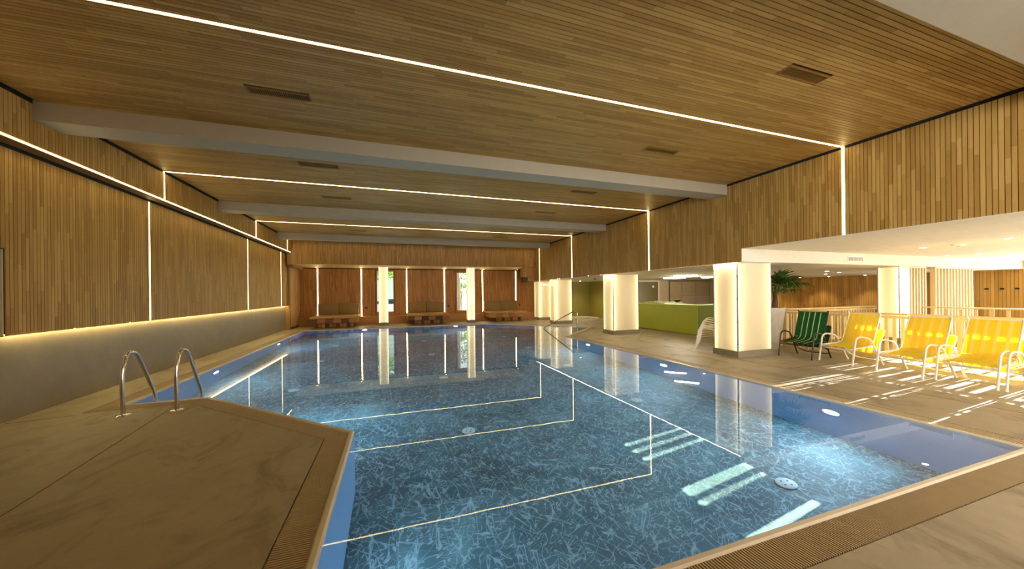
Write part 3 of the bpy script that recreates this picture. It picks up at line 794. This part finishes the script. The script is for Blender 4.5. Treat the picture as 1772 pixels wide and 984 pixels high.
tree('bushy green tree seen through the right far window', 5.6, 30.5, 3.0, (2.2, 1.4, 1.7), 4, M_leaf2)
car = thing('parked_car', 'white parked car seen low through the left far window', 'car', (-0.6, 28.0, -0.12))
M_carp = plain('car_paint', srgb(232,234,236), 0.2, var=0.01); M_carg = plain('car_glass', (0.03, 0.05, 0.05, 1), 0.1); M_tyre = plain('tyre', (0.02, 0.02, 0.02, 1), 0.8)
prof = [(-2.1, 0.3), (-2.1, 0.75), (-1.75, 0.92), (-0.95, 0.98), (-0.35, 1.42), (1.1, 1.46), (1.75, 1.0), (2.1, 0.9), (2.15, 0.3)]
b = MB(); n = len(prof)
for y in (-0.85, 0.85):
    b.v += [(x, y*(0.86 if z > 1.1 else 1.0), z) for x, z in prof]
b.f = [tuple(range(n)), tuple(range(2*n-1, n-1, -1))] + [(i, n+i, n+(i+1) % n, (i+1) % n) for i in range(n)]
o = b.build('body', M_carp, car); fix_normals(o)
b = MB(); wp = [(-0.80, 1.02), (-0.30, 1.36), (1.0, 1.39), (1.5, 1.03)]
b.v = [(x, -0.86 + (0.09 if z > 1.2 else 0), z) for x, z in wp] + [(x, -0.84 + (0.09 if z > 1.2 else 0), z) for x, z in wp]
b.f = [(0, 1, 2, 3), (7, 6, 5, 4), (0, 4, 5, 1), (1, 5, 6, 2), (2, 6, 7, 3), (3, 7, 4, 0)]
o = b.build('side_window', M_carg, car); fix_normals(o)
for x in (-1.3, 1.35):
    for y in (-0.86, 0.70):
        MB().tube([(x, y, 0.32), (x, y+0.16, 0.32)], 0.32, 20).build('wheel', M_tyre, car)

# ================================================================= COUNTER, BACK ROOM, WHIRLPOOL
ct = thing('service_counter', 'lime green service counter between the two backlit columns', 'counter', (10.4, 9.75, 0))
bx('front_panel', M_green, (0, 0.0, 0.02, 0.04, 4.75, 1.075), ct)
bx('side_panel', plain('deep_green_laminate', srgb(108,120,14), 0.5, var=0.03), (0.04, 0, 0.02, 1.75, 0.04, 1.075), ct)
bx('worktop', M_greentop, (-0.01, -0.01, 1.075, 0.62, 4.75, 1.10), ct); bx('worktop', M_greentop, (0.62, -0.01, 1.075, 1.75, 0.6, 1.10), ct)
bx('back_shelf', M_greentop, (0.70, 1.7, 0.9, 1.1, 3.6, 1.15), ct)
bx('toe_board', M_joint, (0.03, 0.03, 0, 0.06, 4.7, 0.03), ct)
tr = thing('wire_basket', 'small metal basket of glasses on the green counter', 'basket', (10.7, 12.0, 1.10))
MB().box(-.12, -.2, 0, .12, .2, .015).build('tray', M_clip, tr)
for k in range(5): MB().lathe([(0.028, 0), (0.034, 0.09), (0.03, 0.09)], (-.05+.1*(k % 2), -.15+.075*k, 0.015), 10).build('tumbler', M_whitepl, tr)
bw = tag(MB().lathe([(0.05, 0), (0.13, 0.05), (0.15, 0.10), (0.13, 0.10), (0.04, 0.02)], (11.3, 11.6, 1.15), 20).build('dark_bowl', M_brown_metal, smooth=True), 'dark round bowl on the shelf behind the green counter', 'bowl')
door1 = bx('door_1', M_whitepl, (13.55, 16.96, 0, 15.18, 17.0, 2.27), kind='structure')
bx('door_leaf', M_olive_door, (13.66, 16.94, 0, 15.07, 16.96, 2.2), door1)
bx('door_bar', M_joint, (13.66, 16.925, 1.88, 14.7, 16.94, 1.91), door1)
bx('door_closer', M_whitepl, (14.62, 16.90, 1.84, 14.74, 16.94, 1.97), door1)
door2 = bx('door_2', M_joint, (15.92, 16.97, 0, 19.18, 17.0, 2.26), kind='structure')
M_mir = plain('beige_reflection_panel', srgb(200,176,134), 0.25, var=0.05); M_mir2 = plain('rose_reflection_panel', srgb(204,178,146), 0.35, var=0.03)  # beige tones painted in for the reflections in the sliding mirror panels
for a, b_ in ((15.98, 16.88), (16.92, 17.98), (18.02, 19.12)):
    bx('upper_panel', M_mir, (a, 16.95, 1.32, b_, 16.97, 2.22), door2)
    bx('lower_panel', M_mir2 if a > 16.5 else M_mir, (a, 16.95, 0.05, b_, 16.97, 1.315), door2)
TL = ['farthest of the tube lights over the counter room', 'long tube light nearest over the green counter', 'tube light over the counter room beside the wide backlit column']
for k, (x, y) in enumerate(((12.70, 13.2), (11.80, 11.64), (14.1, 12.3))):
    t_ = thing('tube_light', TL[k], 'tube light', (x, y, ZS-0.003), R(-45))
    MB().box(-0.48, -0.03, -0.02, 0.48, 0.03, 0).build('housing', M_whitepl, t_)
    MB().tube([(-0.46, 0, -0.04), (0.46, 0, -0.04)], 0.022, 10).build('tube', M_tube, t_)
wp = thing('whirlpool_tub', 'round sunken whirlpool tub with pale water in the olive niche', 'whirlpool', (10.55, 18.35, 0))
MB().lathe([(1.12, 0), (1.12, 0.09), (1.06, 0.11), (0.98, 0.10), (0.96, 0.03), (0.5, 0.02)], seg=40).build('tub_rim', M_rim, wp, smooth=True)
MB().lathe([(0.965, 0.055), (0.965, 0.075), (0.0, 0.075)], seg=40).build('tub_water', plain('pale_water', srgb(196,214,190), 0.08, var=0.03), wp)
tag(MB().lathe([(0.04, -0.05), (0.05, -0.02), (0.05, 0)], (9.6, 15.2, ZS), 12).build('motion_sensor', M_black), 'small black sensor on the white soffit before the olive niche', 'sensor')

# ================================================================= LOUNGE ZONE
def downlight(x, y, z, label):
    o = thing('downlight', label, 'downlight', (x, y, z), group='downlights over the lounge')
    MB().lathe([(0.075, -0.006), (0.075, 0.0), (0.05, 0.0)], seg=18).build('ring', M_whitepl, o)
    MB().lathe([(0.055, -0.008), (0.0, -0.009)], seg=16).build('lens', M_down, o)
for x, y, l in ((12.05, 4.71, 'left of the smoke detector'), (15.6, 5.6, 'close to the white fascia'), (15.73, 5.05, 'farther right, beyond the smoke detector'), (11.6, 3.35, 'nearest the right picture edge')):
    downlight(x, y, ZZ, 'round downlight in the white lounge ceiling, ' + l)
for k, (x, y) in enumerate(((15.09, 8.35), (16.66, 8.81), (17.78, 9.89), (20.9, 12.8), (21.1, 11.6), (21.2, 10.2), (16.6, 6.6), (19.0, 6.6))):
    downlight(x, y, ZS, ['round downlight in the low soffit, nearest behind the fascia', 'round downlight in the low soffit, second behind the fascia', 'round downlight in the low soffit, third behind the fascia', 'round downlight by the timber wall, left one above the palm', 'round downlight by the timber wall, middle one', 'round downlight by the timber wall, right one beside the far column', 'round downlight above the gap between the two slat screens', 'round downlight above the wide slat screen'][k])
for k, (x, y, e) in enumerate(((15.09, 8.35, 8), (17.5, 9.5, 8), (19.5, 12.6, 22), (21.0, 12.2, 22), (21.0, 10.2, 22), (12.05, 4.71, 8), (15.7, 5.1, 8), (18.5, 12.7, 22))):
    l = bpy.data.lights.new('downlight_lamp', 'SPOT'); l.energy = e*3; l.spot_size = R(95); l.spot_blend = 0.6; l.color = (1, 0.8, 0.5); l.shadow_soft_size = 0.05
    o = bpy.data.objects.new('downlight_lamp', l); COL.objects.link(o); o.location = (x, y, (ZZ if y < YFA else ZS)-0.03)
downlight(10.6, 18.4, ZS, 'added round downlight brightening the whirlpool tub in the olive niche')
l = bpy.data.lights.new('downlight_lamp', 'SPOT'); l.energy = 90; l.spot_size = R(150); l.spot_blend = 0.7; l.color = (1, 0.84, 0.55); l.shadow_soft_size = 0.05  # unseen downlight and its spot, added to brighten the olive niche
o = bpy.data.objects.new('downlight_lamp', l); COL.objects.link(o); o.location = (10.6, 18.4, ZS-0.03)
sm = thing('smoke_detector', 'flat white smoke detector on the lounge ceiling', 'smoke detector', (11.97, 4.13, ZZ))
MB().lathe([(0.05, -0.045), (0.11, -0.03), (0.12, 0)], seg=24).build('housing', M_whitepl, sm, smooth=True); MB().lathe([(0.02, -0.052), (0.03, -0.045)], seg=10).build('sensor_cap', M_clip, sm)
for k, (x0, x1) in enumerate(((11.61, 12.29), (18.25, 18.95))):
    g = thing('air_grille', ['white air grille in the fascia above the palm', 'white air grille in the fascia above the wide slat screen'][k], 'air grille', (x0, YFA-0.05, 2.35)); w = x1-x0
    bx('frame', M_whitepl, (0, -0.012, 0, w, -0.001, 0.16), g)
    for q in range(3):
        a = 0.03+q*(w-0.04)/3; b_ = a+(w-0.04)/3-0.025
        p = bx('opening', M_joint, (a, -0.015, 0.03, b_, -0.012, 0.13), g)
        for i in range(6): bx('louvre', M_whitepl, (a+0.01+i*(b_-a)/6, -0.019, 0.03, a+0.02+i*(b_-a)/6, -0.015, 0.13), p)

def railing(label, p, q, pitch=0.135, post_every=9, bw=0.029, rails=2):
    p, q = Vector(p), Vector(q); L = (q-p).length; a = math.atan2(q.y-p.y, q.x-p.x)
    r = thing('wooden_railing', label, 'railing', (p.x, p.y, 0), a)
    bx('handrail', M_pine_h, (0, -0.06, 1.02, L, 0.06, 1.06), r)
    if rails == 2: bx('upper_rail', M_pine_h, (0, -0.045, 0.945, L, -0.015, 1.0), r); bx('upper_rail', M_pine_h, (0, 0.015, 0.945, L, 0.045, 1.0), r)
    bx('lower_rail', M_pine_h, (0, -0.045, 0.05, L, -0.015, 0.13), r); bx('lower_rail', M_pine_h, (0, 0.015, 0.05, L, 0.045, 0.13), r)
    n = int(L/pitch); me = None
    for k in range(n+1):
        if k % post_every == 0: bx('post', M_pine, (k*pitch-0.04, -0.014, 0, k*pitch+0.04, 0.014, 1.02), r)
        else:
            if me is None:
                o = bx('baluster', M_pine, (-bw, -0.014, 0.05, bw, 0.014, 1.0), r); me = o.data
            else:
                o = bpy.data.objects.new('baluster', me); COL.objects.link(o); o.parent = r
            o.location.x = k*pitch
    return r
railing('pale pine railing right behind the striped loungers', (10.62, 1.5), (10.62, 7.05))
railing('pale pine railing at the far end of the stairwell behind the palm', (10.75, 7.10), (15.3, 7.10))
railing('pale pine railing beyond the stairwell on the far side', (15.42, 1.5), (15.42, 6.05), pitch=0.27, post_every=6, bw=0.03, rails=1)

def screen(label, x0, n, pitch, y):
    r = thing('slat_screen', label, 'slat screen', (x0, y, 0)); me = None
    for k in range(n):
        if me is None: o = bx('slat', M_pine, (0, 0, 0.03, 0.05, 0.12, ZS-0.035), r); me = o.data
        else: o = bpy.data.objects.new('slat', me); COL.objects.link(o); o.parent = r
        o.location.x = k*pitch
    bx('top_rail', M_pine_h, (0, 0, ZS-0.035, (n-1)*pitch+0.05, 0.12, ZS-0.002), r); bx('bottom_rail', M_pine_h, (0, 0, 0, (n-1)*pitch+0.05, 0.12, 0.03), r)
screen('narrow pine slat screen beside the far backlit column', 14.80, 7, 0.155, 6.10)
screen('wide pine slat screen left of the coat hooks', 16.30, 13, 0.187, 6.10)
for k, y in enumerate((6.79, 6.43, 6.09)):
    h = thing('coat_hook', 'black coat hook on the timber end wall, %s of the three' % ['left', 'middle', 'right'][k], 'hook', (21.70, y, 1.57))
    bx('plate', M_black, (-0.012, -0.05, -0.03, -0.001, 0.05, 0.03), h); MB().tube(round_path([(-0.01, 0, 0), (-0.06, 0, -0.01), (-0.07, 0, 0.04)], 0.02), 0.01, 6).build('peg', M_black, h)

# ---- potted palm
pt = thing('tall_planter', 'tall tapered grey planter beside the wide backlit column', 'planter', (9.83, 6.85, 0))
b = MB(); b.hexa([(-.19,-.19,0),(.19,-.19,0),(.19,.19,0),(-.19,.19,0),(-.29,-.29,1.13),(.29,-.29,1.13),(.29,.29,1.13),(-.29,.29,1.13)]); b.build('pot_body', M_pot, pt)
bx('soil', M_soil, (-.26, -.26, 1.12, .26, .26, 1.135), pt)
pm = thing('fan_palm', 'green fan palm growing in the tall grey planter', 'palm', (9.95, 6.74, 1.13))
MB().tube([(0, 0, 0), (0.03, 0.0, 0.2), (0.02, 0, 0.42)], [0.08, 0.06, 0.045], 10).build('trunk', M_trunk, pm)
rnd = random.Random(11)
for k in range(32):
    az = k*2.399 + rnd.uniform(-.3, .3); el = R(rnd.uniform(8, 80)); L = rnd.uniform(0.34, 0.56)
    d = Vector((math.cos(az)*math.cos(el), math.sin(az)*math.cos(el), math.sin(el)))
    p0 = Vector((0.02, 0, 0.38)); p1 = p0 + d*L*0.6 + Vector((0, 0, 0.05)); p2 = p0 + d*L
    if p2.z > 0.86: p2.z = 0.86
    lf = MB().tube([p0, p1, p2], [0.009, 0.007, 0.005], 5)
    st = lf; fwd = (Vector((d.x, d.y, max(-0.25, d.z*0.5-0.18)))).normalized()
    side = Vector((0, 0, 1)).cross(fwd).normalized(); upv = fwd.cross(side)
    nb = 19
    for i in range(nb):
        an = R(-125 + 250*i/(nb-1)); BL = rnd.uniform(0.38, 0.55)*(1-0.25*abs(i/(nb-1)-0.5)*2)
        bd = (fwd*math.cos(an) + side*math.sin(an)).normalized(); bs = (-fwd*math.sin(an)+side*math.cos(an))
        dr = rnd.uniform(0.04, 0.16)
        q0 = p2; q1 = p2 + bd*BL*0.5 + upv*0.02; q2 = p2 + bd*BL - Vector((0, 0, dr))
        for q in (q1, q2):
            if q.z > 1.10: q.z = 1.10
        n0 = len(lf.v)
        lf.v += [tuple(q0-bs*0.006), tuple(q0+bs*0.006), tuple(q1+bs*0.024), tuple(q1-bs*0.024), tuple(q2), tuple(q1+Vector((0,0,-0.008)))]
        lf.f += [(n0, n0+1, n0+2, n0+5), (n0, n0+5, n0+3), (n0+3, n0+5, n0+4), (n0+5, n0+2, n0+4)]
    lf.build('fan_leaf', M_leaf, pm)

# ---- loungers: local +x is the front, origin on the floor between the front feet
def sling(pts, hw, th=0.006):
    b = MB(); pts = [Vector(p) for p in pts]; n = len(pts); m = 12
    def nor(i):
        t = (pts[min(i+1, n-1)]-pts[max(i-1, 0)]).normalized(); return Vector((-t.z, 0, t.x))
    for s in (0, 1):
        for i, p in enumerate(pts):
            for j in range(m+1):
                y = -hw + 2*hw*j/m; sag = -0.022*(1-(y/hw)**2)
                q = p + nor(i)*(sag + s*th); b.v.append((q.x, y, q.z))
    W = m+1; N = n*W
    for i in range(n-1):
        for j in range(m):
            a = i*W+j
            b.f.append((a, a+W, a+W+1, a+1)); b.f.append((N+a, N+a+1, N+a+W+1, N+a+W))
    for j in range(m): b.f += [(j, j+1, N+j+1, N+j), ((n-1)*W+j, N+(n-1)*W+j, N+(n-1)*W+j+1, (n-1)*W+j+1)]
    for i in range(n-1): b.f += [(i*W, N+i*W, N+(i+1)*W, (i+1)*W), (i*W+m, (i+1)*W+m, N+(i+1)*W+m, N+i*W+m)]
    return b
SEAT = [(-0.02, 0, 0.345), (-0.12, 0, 0.355), (-0.30, 0, 0.37), (-0.44, 0, 0.40), (-0.52, 0, 0.45)]
BACK = [(-0.525, 0, 0.46), (-0.57, 0, 0.58), (-0.62, 0, 0.75), (-0.68, 0, 0.92), (-0.725, 0, 1.05)]
def make_lounger(label, mt, mf, fold=True):
    r = thing('sun_lounger', label, 'sun lounger')
    hw = 0.30
    for s in (-1, 1):
        y = s*0.345
        side = MB().tube(round_path([(0.03, y, 0), (-0.06, y, 0.56), (-0.16, y, 0.61), (-0.42, y, 0.56), (-0.72, y, 0.0)], 0.10, 6), 0.0165, 10).build('side_frame', mt, r, smooth=True)
        for x in (0.03, -0.72): MB().tube([(x, y, 0), (x*0.99-0.002, y, 0.03)], 0.020, 10).build('foot_cap', mt, side)
        MB().tube([(-0.035, y, 0.36), (-0.50, y, 0.40)], 0.012, 8).build('seat_rail', mt, r, smooth=True)
        MB().tube(round_path([(0.0, s*hw, 0.335), (-0.46, s*hw, 0.40), (-0.53, s*hw, 0.45), (-0.725, s*hw, 1.05), (-0.70, s*(hw+0.008), 1.10)], 0.05, 4), 0.013, 8).build('sling_frame', mt, r, smooth=True)
    MB().tube([(-0.02, -0.345, 0.30), (-0.02, 0.345, 0.30)], 0.010, 8).build('front_bar', mt, r, smooth=True)
    MB().tube([(0.0, -0.30, 0.338), (0.02, -0.15, 0.325), (0.025, 0, 0.32), (0.02, 0.15, 0.325), (0.0, 0.30, 0.338)], 0.009, 8).build('front_edge_bar', mt, r, smooth=True)
    MB().tube([(-0.73, -0.30, 1.06), (-0.73, 0.30, 1.06)], 0.012, 8).build('top_bar', mt, r, smooth=True)
    sl = sling(SEAT, hw-0.008).build('seat_sling', mf, r, smooth=True)
    sling(BACK, hw-0.008).build('back_sling', mf, r, smooth=True)
    if fold:                                                # leg rest folded away behind the seat
        MB().tube(round_path([(-0.50, -0.31, 0.33), (-0.74, -0.31, 0.13), (-0.86, -0.24, 0.06), (-0.86, 0.24, 0.06), (-0.74, 0.31, 0.13), (-0.50, 0.31, 0.33)], 0.10, 5), 0.013, 8).build('leg_rest_frame', mt, r, smooth=True)
        MB().tube(round_path([(-0.60, -0.31, 0.20), (-0.83, -0.31, 0.74), (-0.83, 0.31, 0.74), (-0.60, 0.31, 0.20)], 0.05, 4), 0.011, 8).build('leg_rest_hoop', mt, r, smooth=True)
        sling([(-0.62, 0, 0.22), (-0.70, 0, 0.42), (-0.77, 0, 0.58), (-0.825, 0, 0.73)], 0.295).build('leg_rest_sling', mf, r, smooth=True)
    return r
def feet(l, r_):                       # front feet as seen from behind the lounger: higher y first
    l, r_ = Vector(l), Vector(r_); lat = (l-r_).normalized(); f = Vector((-lat.y, lat.x)); return ((l.x+r_.x)/2, (l.y+r_.y)/2, 0), math.atan2(f.y, f.x)
G = 'striped loungers along the railing'
lo, rz = feet((8.98, 5.96), (9.02, 5.30)); gl = make_lounger('green lounger with white pinstripes and dark brown frame', M_brown_metal, M_greenf); gl.location = lo; gl.rotation_euler.z = rz; gl['group'] = G
lo, rz = feet((9.22, 5.25), (9.08, 4.57)); yl = make_lounger('yellow striped lounger right next to the green one', M_white_metal, M_yellow); yl.location = lo; yl.rotation_euler.z = rz; yl['group'] = G
for l, r_, lab in (((8.99, 4.16), (8.87, 3.47), 'second yellow striped lounger from the green one'), ((9.01, 3.37), (8.93, 2.69), 'third yellow striped lounger from the green one'), ((8.95, 2.61), (8.9, 1.92), 'yellow striped lounger cut off by the right picture edge')):
    lo, rz = feet(l, r_); dup(yl, lo, rz, lab, G)
ys = make_lounger('white-framed lounger at the bottom of the stack behind the wide backlit column', M_white_metal, M_yellow, False)
SL = ['white-framed lounger second from the bottom of the stack behind the wide column', 'white-framed lounger in the middle of the stack behind the wide column', 'white-framed lounger second from the top of the stack behind the wide column', 'white-framed lounger on top of the stack behind the wide column']
fx, fy = -0.62, 0.785; rz = math.atan2(fy, fx)
ys.location = (8.18, 7.66, 0); ys.rotation_euler.z = rz; ys['group'] = 'stacked loungers'
for k in range(4): dup(ys, (8.18-0.028*(k+1)*fx, 7.66-0.028*(k+1)*fy, 0.058*(k+1)), rz, SL[k], 'stacked loungers')
